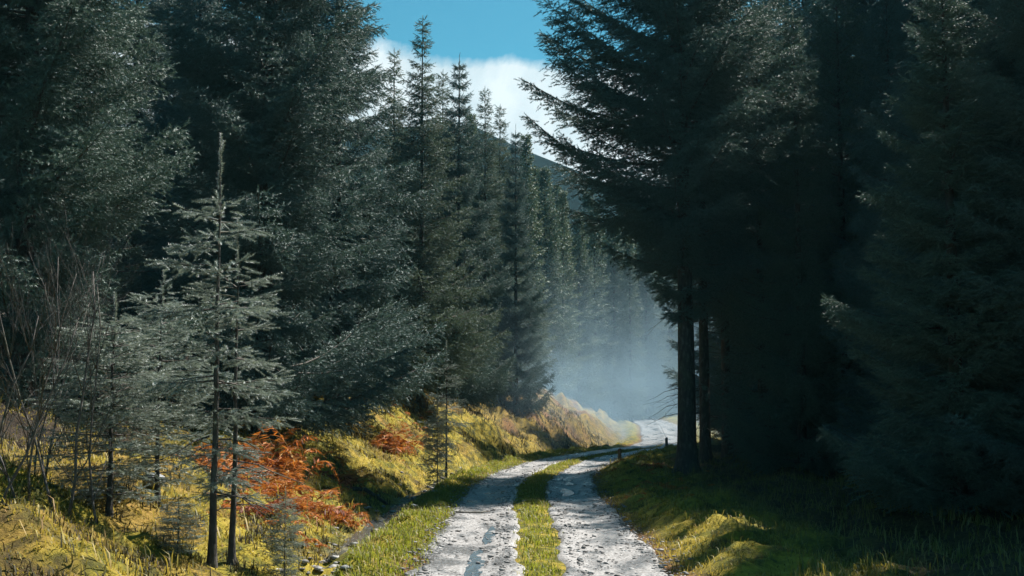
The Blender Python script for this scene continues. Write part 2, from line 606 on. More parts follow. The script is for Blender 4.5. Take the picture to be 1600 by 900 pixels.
n = 9000
ys = 11 + 45 * rng.uniform(0, 1, n) ** 1.6
side = rng.choice([-1, 1], n)
edge = rng.uniform(0, 1, n)
ss = side * np.where(edge < .45, rng.normal(1.45, .14, n), np.where(edge < .62, rng.normal(.45, .10, n), rng.uniform(.42, 1.5, n)))
xs = track_c(ys) + ss
rad = .008 + .03 * rng.uniform(0, 1, n) ** 5 + .006 * rng.uniform(0, 1, n)
zs = track_top(ss, ys) + rad * .15
tag(add_obj('gravel', scatter_stones('gravel', xs, ys, zs, rad)), kind='stuff')
n = 1600
ys = rng.uniform(11, 45, n)
wob = (fbm(ys * .35, ys * 0 + 3.3, 5) - .5) * .5
ss = -2.75 + wob * .5 + rng.normal(0, .22, n)
xs = track_c(ys) + ss
rad = .02 + .07 * rng.uniform(0, 1, n) ** 3
tag(add_obj('stream_pebbles', scatter_stones('stream_pebbles', xs, ys, terrain(xs, ys) + rad * .3, rad)), kind='stuff')


def rock(px, Y, rad, label, seed, flat=.7, name='rock'):
    V, F = ico(3)
    x = (px - 800) / FPX * Y
    d = 1 + .5 * (fbm(V[:, 0] * 1.3 + seed, V[:, 1] * 1.3 + V[:, 2], seed, 4) - .5) * 2 * .7
    V = V * d[:, None] * np.array([1.2, .9, flat]) * rad
    o = add_obj(name, make_mesh(name, V, F, [M['rock']], smooth=True), loc=(x, Y, tz(x, Y) + rad * .22))
    return tag(o, label, 'rock')


rock(1197, 24.5, .17, 'small pale bluish rock at the shadowed end of the sunlit right verge', 4, 1.1)
rock(246, 18.0, .16, 'small white rock in yellow grass between the young spruces on the left', 9, .7)
rock(716, 34, .15, 'low grey rock lying on the verge beyond the slim sapling', 14, .5)

# ------------------------------------------------------------------ conifer generator
def needle_template(n, fwd, width, stem=True, seed=1):
    r = np.random.default_rng(seed)
    V, F = [], []
    for i in range(n):
        z = (i + .5) / n * .95
        a = i * 2.39996 + r.uniform(-.4, .4)
        ct, st = math.cos(a), math.sin(a)
        k = r.uniform(.75, 1.15)
        b = len(V)
        V += [(-st * width, ct * width, z - .02), (st * width, -ct * width, z + .02), (ct * k, st * k, min(z + fwd * r.uniform(.8, 1.2), 1.12))]
        F.append([b, b + 1, b + 2])
    if stem:
        for a in (0.3, 1.87):
            b = len(V)
            w = .14
            V += [(-math.cos(a) * w, -math.sin(a) * w, 0), (math.cos(a) * w, math.sin(a) * w, 0), (0, 0, 1)]
            F.append([b, b + 1, b + 2])
    return np.array(V), np.array(F)


T_MID = needle_template(15, .20, .17, True, 1)
T_NEAR = needle_template(40, .12, .11, True, 2)
T_FAR = needle_template(6, .3, .42, False, 3)


def place_shoots(P, D, Ln, Rn, tmpl, r):
    TV, TF = tmpl
    n = len(P)
    D = D / (np.linalg.norm(D, axis=1, keepdims=True) + 1e-9)
    ref = r.normal(size=(n, 3))
    U = np.cross(D, ref); U /= np.linalg.norm(U, axis=1, keepdims=True) + 1e-9
    W = np.cross(D, U)
    V = (P[:, None] + (TV[None, :, 2:3] * Ln[:, None, None]) * D[:, None]
         + (TV[None, :, 0:1] * Rn[:, None, None]) * U[:, None] + (TV[None, :, 1:2] * Rn[:, None, None]) * W[:, None])
    F = TF[None] + (np.arange(n) * len(TV))[:, None, None]
    return V.reshape(-1, 3), F.reshape(-1, 3)


def norm(a):
    return a / (np.linalg.norm(a, axis=-1, keepdims=True) + 1e-9)


def spruce_meshes(name, seed, H, hb, Rm, needles, tmpl=T_MID, whorl=.34, nper=6, expo=.6, bot=.55,
                  rise=.18, a_lo=-.28, a_hi=.85, curve=.28, lat_step=.13, sh_step=.10, sh_len=.17, nr=.034,
                  t_in=.22, trunk_r=.2, azf=None, hang=.45, dead=0, lat_k=.36, lat_max=.95, zflat=1.0, gap=0.0, hj=.05, lead=.12, lmin=.6, sdn=.40, aj=.11, wob=1.0):
    r = np.random.default_rng(seed)
    hs, az, Ls, tt = [], [], [], []
    h = hb
    while h < H - lead:
        t = (h - hb) / (H - hb)
        k = nper if t < .85 else max(3, nper - 2)
        a0 = r.uniform(0, 6.28)
        wf = r.uniform(.72, 1.1)
        for j in range(k):
            if r.uniform() < gap:
                continue
            a = a0 + j * 6.283 / k + r.normal(0, .28)
            f = min(1, bot + (1 - bot) * t / max(rise, 1e-3)) * (1 - t) ** expo
            l = Rm * f * wf * r.uniform(lmin, 1.15)
            hh = h + r.normal(0, hj)
            if azf is not None:
                l *= azf(a, hh)
            hs.append(hh); az.append(a); Ls.append(max(l, .16)); tt.append(t)
        h += whorl * (1 - .35 * t) * r.uniform(.75, 1.25)
    hs, az, Ls, tt = map(np.array, (hs, az, Ls, tt))
    nb = len(hs)
    out = np.stack([np.cos(az), np.sin(az), np.zeros(nb)], -1)
    a_ = (a_lo + (a_hi - a_lo) * tt ** 1.15 + r.normal(0, aj, nb))
    b_ = curve * (1 - tt) + r.normal(0, .06, nb)
    sw = r.normal(0, .12, nb)       # sideways sweep
    sidev = np.stack([-np.sin(az), np.cos(az), np.zeros(nb)], -1)

    def bp(i, t):
        t = t[:, None]
        L_ = Ls[i][:, None]
        return (out[i] * L_ * t * .97 + sidev[i] * L_ * sw[i][:, None] * t * t
                + np.array([0, 0, 1.]) * (hs[i][:, None] + L_ * (a_[i][:, None] * t + b_[i][:, None] * t * t)))

    def bt(i, t):
        t = t[:, None]
        return norm(out[i] * .97 + sidev[i] * sw[i][:, None] * 2 * t + np.array([0, 0, 1.]) * (a_[i][:, None] + 2 * b_[i][:, None] * t))

    soup = Tris()
    # branch wood
    K = 6
    tk = np.linspace(0, 1, K)
    Pb = np.stack([bp(np.arange(nb), np.full(nb, t)) for t in tk], 1)
    Rb = (.006 + .011 * Ls)[:, None] * (1 - .85 * tk)[None]
    Vb, Fb = tubes_vec(Pb, Rb, 3)
    soup.add(Vb, Fb, 1)
    # laterals
    nl = np.maximum(3, (Ls * (1 - t_in) / lat_step * 2).astype(int))
    bi = np.repeat(np.arange(nb), nl)
    n = len(bi)
    ks = np.arange(n) - np.repeat(np.cumsum(nl) - nl, nl)
    tl = t_in + (1 - t_in) * np.clip((ks + r.uniform(0, 1, n)) / nl[bi], 0, .995)
    sd = np.where(ks % 2 == 0, 1., -1.)
    T = bt(bi, tl)
    S = norm(np.cross(T, np.array([0, 0, 1.])))
    Up = np.cross(S, T)
    l2 = np.minimum(lat_max, Ls[bi] * lat_k * (1 - tl) ** .55 + .12) * r.uniform(.65, 1.2, n)
    l2 = np.minimum(l2, .25 + Ls[bi] * tl)
    fwd = r.uniform(.5, .85, n)
    dn = r.uniform(-.05, hang, n) * zflat
    D2 = norm(T * fwd[:, None] + S * (sd * np.sqrt(1 - fwd ** 2 * .9))[:, None] - np.array([0, 0, 1.]) * dn[:, None] + Up * r.normal(0, .12, n)[:, None])
    P2 = bp(bi, tl)
    # shoots on laterals
    ns = np.maximum(2, (l2 / sh_step).astype(int) + 1)
    li = np.repeat(np.arange(n), ns)
    q = len(li)
    k2 = np.arange(q) - np.repeat(np.cumsum(ns) - ns, ns)
    tau = (k2 + r.uniform(.1, .9, q)) / ns[li]
    last = k2 == ns[li] - 1
    droop = -.18 * l2[li] * tau ** 2
    P3 = P2[li] + D2[li] * (l2[li] * tau)[:, None]
    P3[:, 2] += droop
    S3 = norm(np.cross(D2[li], np.array([0, 0, 1.])))
    s3 = np.where(k2 % 2 == 0, 1., -1.) * np.where(last, .1, r.uniform(.4, .95, q))
    D3 = norm(D2[li] * .8 + S3 * s3[:, None] + np.array([0, 0, 1.]) * r.uniform(-sdn, .22, q)[:, None])
    L3 = sh_len * r.uniform(.6, 1.25, q) * (1 - .25 * tau)
    # shoots along the outer main axis and at the tips
    na = np.maximum(2, (Ls * .5 / sh_step).astype(int))
    ai = np.repeat(np.arange(nb), na)
    ta = r.uniform(.45, 1, len(ai))
    P4 = bp(ai, ta); D4 = norm(bt(ai, ta) + r.normal(0, .25, (len(ai), 3)))
    P5 = bp(np.arange(nb), np.full(nb, .98)); D5 = bt(np.arange(nb), np.ones(nb))
    # leader
    nlead = 9
    P6 = np.stack([np.zeros(nlead), np.zeros(nlead), np.linspace(H - max(.75, lead), H - .05, nlead)], -1)
    D6 = np.tile(np.array([0, 0, 1.]), (nlead, 1)) + r.normal(0, .12, (nlead, 3))
    P = np.concatenate([P3, P4, P5, P6]); D = np.concatenate([D3, D4, D5, D6])
    Ln = np.concatenate([L3, sh_len * r.uniform(.7, 1.1, len(P4)), sh_len * np.full(len(P5), 1.15), np.full(nlead, min(sh_len, .16))])
    Rn = nr * r.uniform(.8, 1.2, len(P))
    Vs, Fs = place_shoots(P, D, Ln, Rn, tmpl, r)
    soup.add(Vs, Fs, 0)
    crown = soup.mesh(name + '_crown', [needles, M['twig']])
    # trunk
    ns_ = 16
    zz = np.concatenate([[-.5, 0, .12, .35, .8], np.linspace(1.5, H, ns_)]) if H > 3 else np.concatenate([[-.3, 0, .1], np.linspace(.3, H, ns_)])
    rr = trunk_r * np.clip(1 - zz / H, .015, 1) ** .8 * (1 + .55 * np.exp(-np.maximum(zz, 0) / .22))
    wx = np.cumsum(r.normal(0, .012, len(zz))) * np.clip(zz, 0, 1) * .6 * wob * (1 - zz / H)
    wy = np.cumsum(r.normal(0, .012, len(zz))) * np.clip(zz, 0, 1) * .6 * wob * (1 - zz / H)
    tr = Tris()
    tv, tf = tube(np.stack([wx, wy, zz], -1), rr, 12 if trunk_r > .1 else 7)
    tr.add(tv, tf, 0)
    for i in range(dead):
        hz = r.uniform(.8, max(hb * 1.35, 1.6)); a = r.uniform(0, 6.28); l = r.uniform(.3, 1.5)
        d = np.array([math.cos(a), math.sin(a), r.uniform(-.35, .1)])
        pts = np.array([np.array([0, 0, hz]) + d * l * t + np.array([0, 0, -.22 * l * t * t]) + r.normal(0, .015, 3) for t in np.linspace(0.05, 1, 5)])
        tv, tf = tube(pts, .013 * (1 - .8 * np.linspace(0, 1, 5)), 3)
        tr.add(tv, tf, 0)
        for q_ in range(3):
            b0 = pts[r.integers(1, 4)]
            dd = d + r.normal(0, .6, 3)
            tv, tf = tube(np.array([b0, b0 + dd * .25 * l]), np.array([.005, .002]), 3)
            tr.add(tv, tf, 0)
    trunk = tr.mesh(name + '_trunk', [M['bark']], smooth=True)
    return trunk, crown, H


def plant(kind, px, Y, label, cat='spruce tree', name='spruce_tree', tip=None, H=None, group=None, rz=0., wid=1., sink=.0, tilt=(0, 0)):
    trunk, crown, H0 = kind
    x = (px - 800) / FPX * Y
    z = tz(x, Y) - sink
    if tip is not None:
        H = at(px, tip, Y).z - z
    sz = H / H0
    e = thing(name, (x, Y, z), label, cat, group, rz, (sz * wid, sz * wid, sz), tilt)
    add_obj('trunk', trunk, e)
    add_obj('crown', crown, e)
    return e


# tall edge trees
def az_r1(a, h):
    # fuller over the track side (-x), short lowest branches
    c = math.cos(a - math.pi)
    lo = float(np.interp(h, [3.8, 4.4, 5.1, 5.9, 6.8], [.10, .20, .40, .72, 1.0]))
    return lo * (.92 + .16 * max(0, c))


def az_one(side):
    def f(a, h):
        return 1.0 + .15 * math.cos(a - side)
    return f


K_A = spruce_meshes('edge_spruce', 11, 16, .6, 3.5, M['needles'], expo=.60, bot=.9, a_lo=-.18, a_hi=.62, curve=.46, trunk_r=.22, dead=4, nper=10, whorl=.92,
                    lat_step=.065, sh_step=.10, sh_len=.22, hang=.55, nr=.044, t_in=.10, lat_k=.40, sdn=.75, hj=.05, aj=.08)
K_B = spruce_meshes('slim_spruce', 12, 15, .6, 3.0, M['needles'], expo=.85, bot=.9, a_lo=-.20, a_hi=.58, curve=.44, trunk_r=.18, dead=4, nper=10, whorl=.78,
                    lat_step=.07, sh_step=.105, sh_len=.22, hang=.55, nr=.046, t_in=.10, lat_k=.40, sdn=.7, hj=.05, aj=.08)
K_R1 = spruce_meshes('track_spruce', 13, 15.5, 3.9, 4.9, M['needles'], expo=.40, bot=.9, rise=.1, a_lo=-.16, a_hi=.54, curve=.44,
                     trunk_r=.25, dead=26, azf=az_r1, nper=10, whorl=.66, lat_max=.85, hang=.6, lat_step=.08, sh_step=.10, sh_len=.20, nr=.045, t_in=.10, lmin=.68, sdn=.6, hj=.04)
K_C = spruce_meshes('wood_spruce', 14, 13, 1.2, 2.3, M['needles'], expo=.5, bot=.7, trunk_r=.16, dead=30, whorl=.5, lat_step=.13, sh_step=.12, sh_len=.24, nr=.055, nper=8, hang=.8, sdn=.8, hj=.03)
K_D = spruce_meshes('bare_stem_spruce', 24, 15, 4.6, 2.4, M['needles'], expo=.5, bot=.7, trunk_r=.17, dead=40, whorl=.36, lat_step=.15, sh_step=.12, sh_len=.21, nr=.05, nper=7, hang=.7)
K_T = spruce_meshes('thin_top_spruce', 15, 14.5, .8, 3.2, M['needles_far'], expo=1.0, bot=.85, trunk_r=.13, dead=6, whorl=.46, lat_step=.095, sh_step=.10, sh_len=.19, nr=.044, gap=.06, a_lo=-.2, a_hi=.45, curve=.36, nper=8, hang=.8, t_in=.1)
K_F = spruce_meshes('far_spruce', 16, 20, .6, 3.2, M['needles_far'], tmpl=T_FAR, expo=.75, bot=.8, trunk_r=.2, whorl=.45, lat_step=.26, sh_step=.22, sh_len=.42, nr=.11, lat_max=1.2, nper=7)
K_F2 = spruce_meshes('far_slim_spruce', 17, 18, .6, 2.3, M['needles_far'], tmpl=T_FAR, expo=.8, bot=.7, trunk_r=.18, whorl=.45, lat_step=.26, sh_step=.22, sh_len=.38, nr=.10, gap=.08, nper=7)
K_S = spruce_meshes('sapling', 18, 4.9, .95, .95, M['needles_young'], tmpl=T_NEAR, expo=.36, bot=.35, rise=.45, whorl=.44, nper=6, a_lo=-.05, a_hi=.28, curve=.08,
                    lat_step=.10, sh_step=.11, sh_len=.17, nr=.027, trunk_r=.038, wob=2.6, hang=.4, lat_k=.36, t_in=.1, gap=.32, dead=6, lead=.62)
K_S2 = spruce_meshes('sapling_b', 19, 3.6, .4, 1.0, M['needles_young'], tmpl=T_NEAR, expo=.6, bot=.5, rise=.3, whorl=.24, nper=6, a_lo=-.05, a_hi=.45, curve=.05,
                     lat_step=.10, sh_step=.11, sh_len=.15, nr=.026, trunk_r=.03, wob=2.6, hang=.35, lat_k=.36, t_in=.1, gap=.1, lead=.4)

# ---- left side of the track
plant(K_A, 30, 24, 'broad dark spruce at the left photo edge, heavy branches reaching over the saplings', H=15.5, rz=.4, wid=1.05)
plant(K_B, 300, 45, 'dark spruce in the shadowed gap between the broad left-edge spruce and its tall neighbour', H=15.5, rz=2.0)
plant(K_A, 412, 30, 'tall full spruce above the orange bracken, branches sweeping down to the bank', H=16.5, rz=2.6)
plant(K_B, 522, 38, 'tall spruce right behind the one above the orange bracken, leaning over the bank', H=17, rz=1.0, wid=1.05)
plant(K_B, 455, 43, 'spruce half hidden between the two tall trees above the bracken bank', H=17, rz=4.1)
plant(K_T, 657, 48, 'tallest dark pointed spruce against the white cloud, with a bare thin top', tip=28, rz=.3)
plant(K_T, 612, 53, 'spruce with a thin pointed top just left of the tallest pointed spruce', tip=78, rz=1.7)
plant(K_T, 690, 57, 'narrow spruce rising close to the right of the tallest pointed spruce', tip=112, rz=3.1)
plant(K_B, 716, 54, 'bushy pointed spruce above the slim roadside sapling, full down to the bank', tip=86, rz=5.0, wid=.85)
plant(K_T, 757, 67, 'lone spire of spruce standing out against the white cloud beside the hill', tip=138, rz=2.2)
plant(K_B, 806, 62, 'spruce with its bare lower trunk showing on the sunlit bank before the mist', tip=196, rz=.9, wid=.72)
plant(K_T, 781, 73, 'thin spruce spire in front of the dark hill, right of the lone spire', tip=165, rz=4.4)
plant(K_F2, 822, 84, 'thin spruce beyond the bank whose tip crosses the dark hill ridge', tip=212, rz=.6)
plant(K_F2, 735, 80, 'hazy spruce behind the lone spire, tip just under the cloud', tip=180, rz=1.6)
plant(K_F, 852, 92, 'misty spruce at the right end of the hill ridge, beside the big overhanging branches', tip=262, rz=2.6)
FARG = 'misty spruces beyond the bend'
for i, (px, Y, tip) in enumerate([(880, 98, 300), (905, 104, 330), (930, 112, 318), (960, 118, 340), (985, 108, 380), (1010, 116, 350),
                                  (1045, 122, 330), (870, 120, 290), (920, 128, 300), (1080, 130, 320), (975, 132, 325), (840, 108, 262)]):
    plant(K_F if i % 2 else K_F2, px, Y, 'pale misty spruce standing in the fog beyond the bend of the track', tip=tip, group=FARG, rz=i * 1.3)
LG = 'spruces inside the left wood'
for i, (px, Y) in enumerate([(120, 40), (200, 47), (330, 50), (250, 50), (300, 56), (400, 56), (470, 60), (-40, 36), (60, 52)]):
    plant((K_C, K_B)[i % 2], px, Y, 'dark spruce deep in the left wood behind the front row', H=17 + (i % 3), group=LG, rz=i * 2.1)

# ---- right side of the track
plant(K_R1, 1071, 33, 'big spruce with bare dark trunk beside the track, long branches reaching over it', H=15.8)
plant(K_D, 1100, 36.5, 'slim spruce trunk with light flecked bark close behind the big bare trunk', H=15, rz=1.2)
plant(K_D, 1134, 40, 'faint thin trunk in shade, second to the right of the big bare trunk', H=15, rz=2.2)
plant(K_A, 1445, 28.5, 'dark low-branched spruce right of the big bare trunk, reaching towards the sunlit verge', H=10.8, rz=.8, wid=1.0)
plant(K_A, 1490, 23.5, 'dark bushy spruce in the shade at the middle of the right wood edge', H=10.2, rz=2.9, wid=1.0)
plant(K_A, 1600, 21, 'dark spruce whose branches fill the right border of the photo', H=10.8, rz=4.0, wid=1.0)
plant(K_B, 1490, 19.2, 'low dark spruce nearest the track, added to shade the right foreground', H=8.4, rz=1.9, wid=1.25)  # tree put in to block sun from the right foreground
plant(K_A, 1690, 18.4, 'dark spruce half cut by the right photo border, added to shade the near ground', H=10.5, rz=3.6)  # added so that its crown shades the ground at lower right
plant(K_A, 1960, 15.5, 'nearest spruce at the right border, only its sunlit branch tips showing', H=10.5, rz=5.1, wid=1.15)
def RH(px, Y):
    X = (px - 800) / FPX * Y
    if px > 1780:
        return 16.5
    if 29 < Y < 34.2 and X < 12.5:
        return 12.5 if X < 11.5 else 15.0
    if 38 < Y < 46 and X > 11.5:
        return 23.0
    if Y > 58:
        return 26.0
    if Y > 39 and X < 11:
        return 10.5
    return float(np.clip(1.48 * X, 13, 22))


RG = 'spruces inside the right wood'
for i, (px, Y) in enumerate([(1190, 35), (1250, 33), (1400, 33), (1510, 30), (1640, 29), (1200, 46), (1290, 42), (1400, 40), (1530, 39), (1660, 36), (1150, 52),
                             (1330, 52), (1470, 50), (1600, 48), (1240, 60), (1215, 70), (1570, 33.5), (1450, 34.5), (1320, 36.5), (1690, 31), (1650, 33), (1270, 66), (1330, 62), (1235, 56),
                             (1850, 25), (1880, 21), (2050, 23), (1800, 28.5), (2150, 18)]):  # this row: unseen trees right of the view, added to shade the wood
    plant((K_C, K_B)[i % 2], px, Y, 'dark spruce deep in the shaded right wood', H=RH(px, Y), group=RG, rz=i * 1.7, wid=1.25 if Y > 39.5 or px > 1560 else .85)

# ---- saplings
plant(K_S, 338, 15, 'tallest young spruce at the left, with a long bare leader above open whorls', 'young spruce', 'young_spruce', tip=222, rz=.5, wid=1.2)
plant(K_S, 368, 15.3, 'young spruce growing right beside the tallest sapling, slightly shorter', 'young spruce', 'young_spruce', tip=350, rz=2.4, wid=1.25)
plant(K_S2, 178, 15.6, 'spreading young spruce left of the tall pair, mixed with bare twigs', 'young spruce', 'young_spruce', tip=465, rz=1.3, wid=1.7)
plant(K_S2, 252, 17.0, 'young spruce behind the tall pair, its grey sprays filling the gap on their left', 'young spruce', 'young_spruce', tip=430, rz=3.3, wid=1.3)
plant(K_S, 698, 33, 'slim young spruce alone on the verge by the ditch, near the track bend', 'young spruce', 'young_spruce', tip=536, rz=3.0, wid=1.15)
plant(K_S2, 684, 32.6, 'small thin spruce touching the slim sapling by the ditch on its left', 'young spruce', 'young_spruce', tip=610, rz=.2, wid=.8)
plant(K_S2, 450, 15.5, 'tiny seedling spruce on the near edge of the ditch, right of the tall pair', 'young spruce', 'young_spruce', tip=765, rz=.7, wid=1.1)
plant(K_S2, 285, 14.3, 'low young spruce at the bottom of the photo in front of the tall pair', 'young spruce', 'young_spruce', tip=775, rz=4.7, wid=2.2)
# ------------------------------------------------------------------ bare shrubs
def bare_shrub(px, Y, label, stems, seed, height, lean):
    r = np.random.default_rng(seed)
    x = (px - 800) / FPX * Y
    e = thing('bare_shrub', (x, Y, tz(x, Y)), label, 'shrub', 'bare shrubs at the left')

    def grow(tr, p, d, l, rad, depth):
        k = 6
        pts = [np.array(p)]
        dd = np.array(d, float)
        for i in range(k):
            dd = norm(dd + r.normal(0, .11, 3) + np.array([0, 0, .05]))
            pts.append(pts[-1] + dd * l / k)
        pts = np.array(pts)
        tr.add(*tube(pts, rad * (1 - .7 * np.linspace(0, 1, k + 1)), 5 if depth == 0 else 3))
        if depth < 3:
            for q in range({0: 9, 1: 6, 2: 3}[depth]):
                t = r.uniform(.25, 1)
                i = min(k - 1, int(t * k))
                nd = norm(norm(pts[i + 1] - pts[i]) + norm(r.normal(0, 1, 3)) * .65 + np.array([0, 0, .15]))
                grow(tr, pts[i], nd, l * r.uniform(.3, .55), rad * (1 - .7 * t) * .6, depth + 1)
    for s in range(stems):
        tr = Tris()
        a = r.uniform(0, 6.28)
        d = norm(np.array([lean + r.normal(0, .16), r.normal(0, .15), 1.0]))
        grow(tr, (r.normal(0, .09), r.normal(0, .09), -.12), d, height * r.uniform(.75, 1.1), r.uniform(.013, .022), 0)
        add_obj('stem', tr.mesh('stem', [M['twig_red']], smooth=True), e)
    return e


bare_shrub(105, 14.4, 'leafless shrub with two dark upright stems near the left edge of the photo', 2, 3, 3.1, .02)
bare_shrub(30, 14.2, 'leafless shrub at the very left edge with twigs leaning to the left', 3, 5, 2.8, -.18)
bare_shrub(180, 14.8, 'leafless shrub whose thin twigs cross the spreading young spruce', 1, 8, 3.4, -.12)
bare_shrub(60, 15.8, 'leafless shrub with fine twigs behind the two upright stems', 2, 12, 2.9, .1)
bare_shrub(-20, 13.6, 'leafless shrub cut by the left photo border, its twigs leaning right', 2, 15, 2.9, .25)

# ------------------------------------------------------------------ grass
def blades(name, X, Y, h, lean, width, mat):
    n = len(X)
    Z = terrain(X, Y) - .01
    a = rng.uniform(0, 6.283, n)
    d = np.stack([np.cos(a), np.sin(a)], -1)
    p = np.stack([-d[:, 1], d[:, 0]], -1) * (width / 2)[:, None]
    b = np.stack([X, Y], -1)
    mxy = b + d * (h * lean * .3)[:, None]
    txy = b + d * (h * lean)[:, None]
    V = np.zeros((n, 5, 3))
    V[:, 0, :2] = b - p; V[:, 1, :2] = b + p
    V[:, 2, :2] = mxy - p * .75; V[:, 3, :2] = mxy + p * .75
    V[:, 4, :2] = txy
    V[:, 0, 2] = V[:, 1, 2] = Z
    V[:, 2, 2] = V[:, 3, 2] = Z + h * .6
    V[:, 4, 2] = Z + h * np.clip(1 - lean * .3, .3, 1)
    F = np.array([[0, 1, 3], [0, 3, 2], [2, 3, 4]])
    F = F[None] + (np.arange(n) * 5)[:, None, None]
    return tag(add_obj(name, make_mesh(name, V.reshape(-1, 3), F.reshape(-1, 3), [mat])), kind='stuff')


def sample(n, y0, y1, s0, s1, p=1.4, dens=None):
    y = y0 + (y1 - y0) * rng.uniform(0, 1, n) ** p
    s = rng.uniform(s0, s1, n)
    x = track_c(y) + s
    if dens is not None:
        keep = rng.uniform(0, 1, n) < dens(x, y, s)
        x, y, s = x[keep], y[keep], s[keep]
    return x, y, s


# verges and centre strip
xa, ya, sa = sample(66000, 9, 62, -2.55, -1.40, 1.5, lambda x, y, s: .25 + .75 * sstep(.35, .6, fbm(x * 2, y * 2, 3)) * sstep(-1.35, -1.7, s))
xb, yb, sb = sample(26000, 11, 62, -.46, .46, 1.5, lambda x, y, s: np.exp(-(s / np.interp(y, [13, 20, 30], [.19, .27, .33])) ** 4) * (.2 + .8 * sstep(.32, .55, fbm(x * 2, y * 1.2, 5))))
xc, yc, sc_ = sample(50000, 11, 60, 1.42, 3.6, 1.4, lambda x, y, s: (.2 + .8 * sstep(.35, .6, fbm(x * 1.7, y * 1.7, 9))) * sstep(1.35, 1.8, s))
xv, yv = np.concatenate([xa, xb]), np.concatenate([ya, yb])
n = len(xv)
hv = .035 + .085 * rng.uniform(0, 1, n) ** 1.6 * (.5 + fbm(xv * 1.5, yv * 1.5, 15)) + .08 * (rng.uniform(0, 1, n) > .97)
blades('verge_grass', xv, yv, hv, rng.uniform(.2, 1.1, n), .009 + .006 * rng.uniform(0, 1, n) + yv * .0001, M['grass_green'])
n = len(xc)
hv = .03 + .07 * rng.uniform(0, 1, n) ** 1.6 * (.5 + fbm(xc * 1.5, yc * 1.5, 15)) + (.08 + .1 * rng.uniform(0, 1, n)) * (rng.uniform(0, 1, n) > .97)
blades('mossy_grass', xc, yc, hv, rng.uniform(.2, 1.2, n), .009 + .006 * rng.uniform(0, 1, n) + yc * .0001, M['grass_straw'])
# left bank
xv, yv, sv = sample(150000, 8.5, 70, -10, -2.9, 1.3, lambda x, y, s: (1 - .6 * sstep(42, 52, y)) * (.5 + .5 * sstep(.36, .56, fbm(x * 1.3, y * 1.3, 11))))
n = len(xv)
cl = fbm(xv * 1.3, yv * 1.3, 11)
hv = .03 + .08 * rng.uniform(0, 1, n) ** 1.5 * sstep(.3, .75, cl) + (.12 + .2 * rng.uniform(0, 1, n)) * (rng.uniform(0, 1, n) > .965)
blades('bank_grass', xv, yv, hv, rng.uniform(.3, 1.4, n), .010 + .006 * rng.uniform(0, 1, n) + yv * .00012, M['grass_straw'])
# dark heather and rush tufts in clumps on the bank
xv, yv, sv = sample(90000, 10, 75, -9, -2.9, 1.2, lambda x, y, s: sstep(.60, .68, fbm(x * 1.9, y * 1.9, 37, 2)) + .3 * sstep(44, 55, y) * sstep(.45, .6, fbm(x, y, 38)))
n = len(xv)
blades('heather', xv, yv, (.05 + .15 * rng.uniform(0, 1, n) ** 1.4) * np.interp(yv, [16, 44, 55], [.9, 1.2, 1.6]), rng.uniform(.2, .9, n), .011 + .007 * rng.uniform(0, 1, n) + yv * .00012, M['heather'])
# dim grass under the right wood edge
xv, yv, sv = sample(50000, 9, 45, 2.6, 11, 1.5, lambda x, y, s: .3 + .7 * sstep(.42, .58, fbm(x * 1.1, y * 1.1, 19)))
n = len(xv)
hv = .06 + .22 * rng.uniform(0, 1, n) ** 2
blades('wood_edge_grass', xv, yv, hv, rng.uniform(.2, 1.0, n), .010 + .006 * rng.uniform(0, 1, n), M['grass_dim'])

# ------------------------------------------------------------------ dead bracken
def frond(tr, base, az, L, up, r, droop):
    k = 11
    t = np.linspace(0, 1, k)
    o = np.array([math.cos(az), math.sin(az), 0])
    P = base + o[None] * (L * t * .75)[:, None] + np.array([0, 0, 1.])[None] * (L * (up * t - droop * t * t))[:, None]
    tr.add(*tube(P, .006 * (1 - .8 * t), 3, False))
    T = norm(np.gradient(P, axis=0))
    S = norm(np.cross(T, np.array([0, 0, 1.])))
    V, F = [], []
    for i in range(2, k):
        for sd in (-1, 1):
            for sub in range(4):
                pl = L * .34 * (1 - t[i]) ** .8 * (.5 + .5 * min(1, t[i] * 4)) * r.uniform(.6, 1.1) + .03
                d = norm(S[i] * sd + T[i] * r.uniform(.2, .8) + np.array([0, 0, -1.]) * r.uniform(.0, .9) + r.normal(0, .15, 3))
                w = norm(np.cross(d, r.normal(0, 1, 3))) * pl * r.uniform(.045, .10)
                p = P[i] + T[i] * r.uniform(-.06, .06)
                b = len(V)
                V += [p, p + d * pl * .5 + w, p + d * pl, p + d * pl * .5 - w]
                F += [[b, b + 1, b + 2], [b, b + 2, b + 3]]
    tr.add(np.array(V), np.array(F))


def bracken_mesh(seed, nf, L, up, droop, spread, mat):
    r = np.random.default_rng(seed)
    tr = Tris()
    for i in range(nf):
        b = np.array([r.normal(0, spread), r.normal(0, spread), -.05])
        frond(tr, b, r.uniform(0, 6.28), L * r.uniform(.6, 1.15), up * r.uniform(.6, 1.2), r, droop * r.uniform(.6, 1.3))
    return tr.mesh('bracken_clump', [mat])


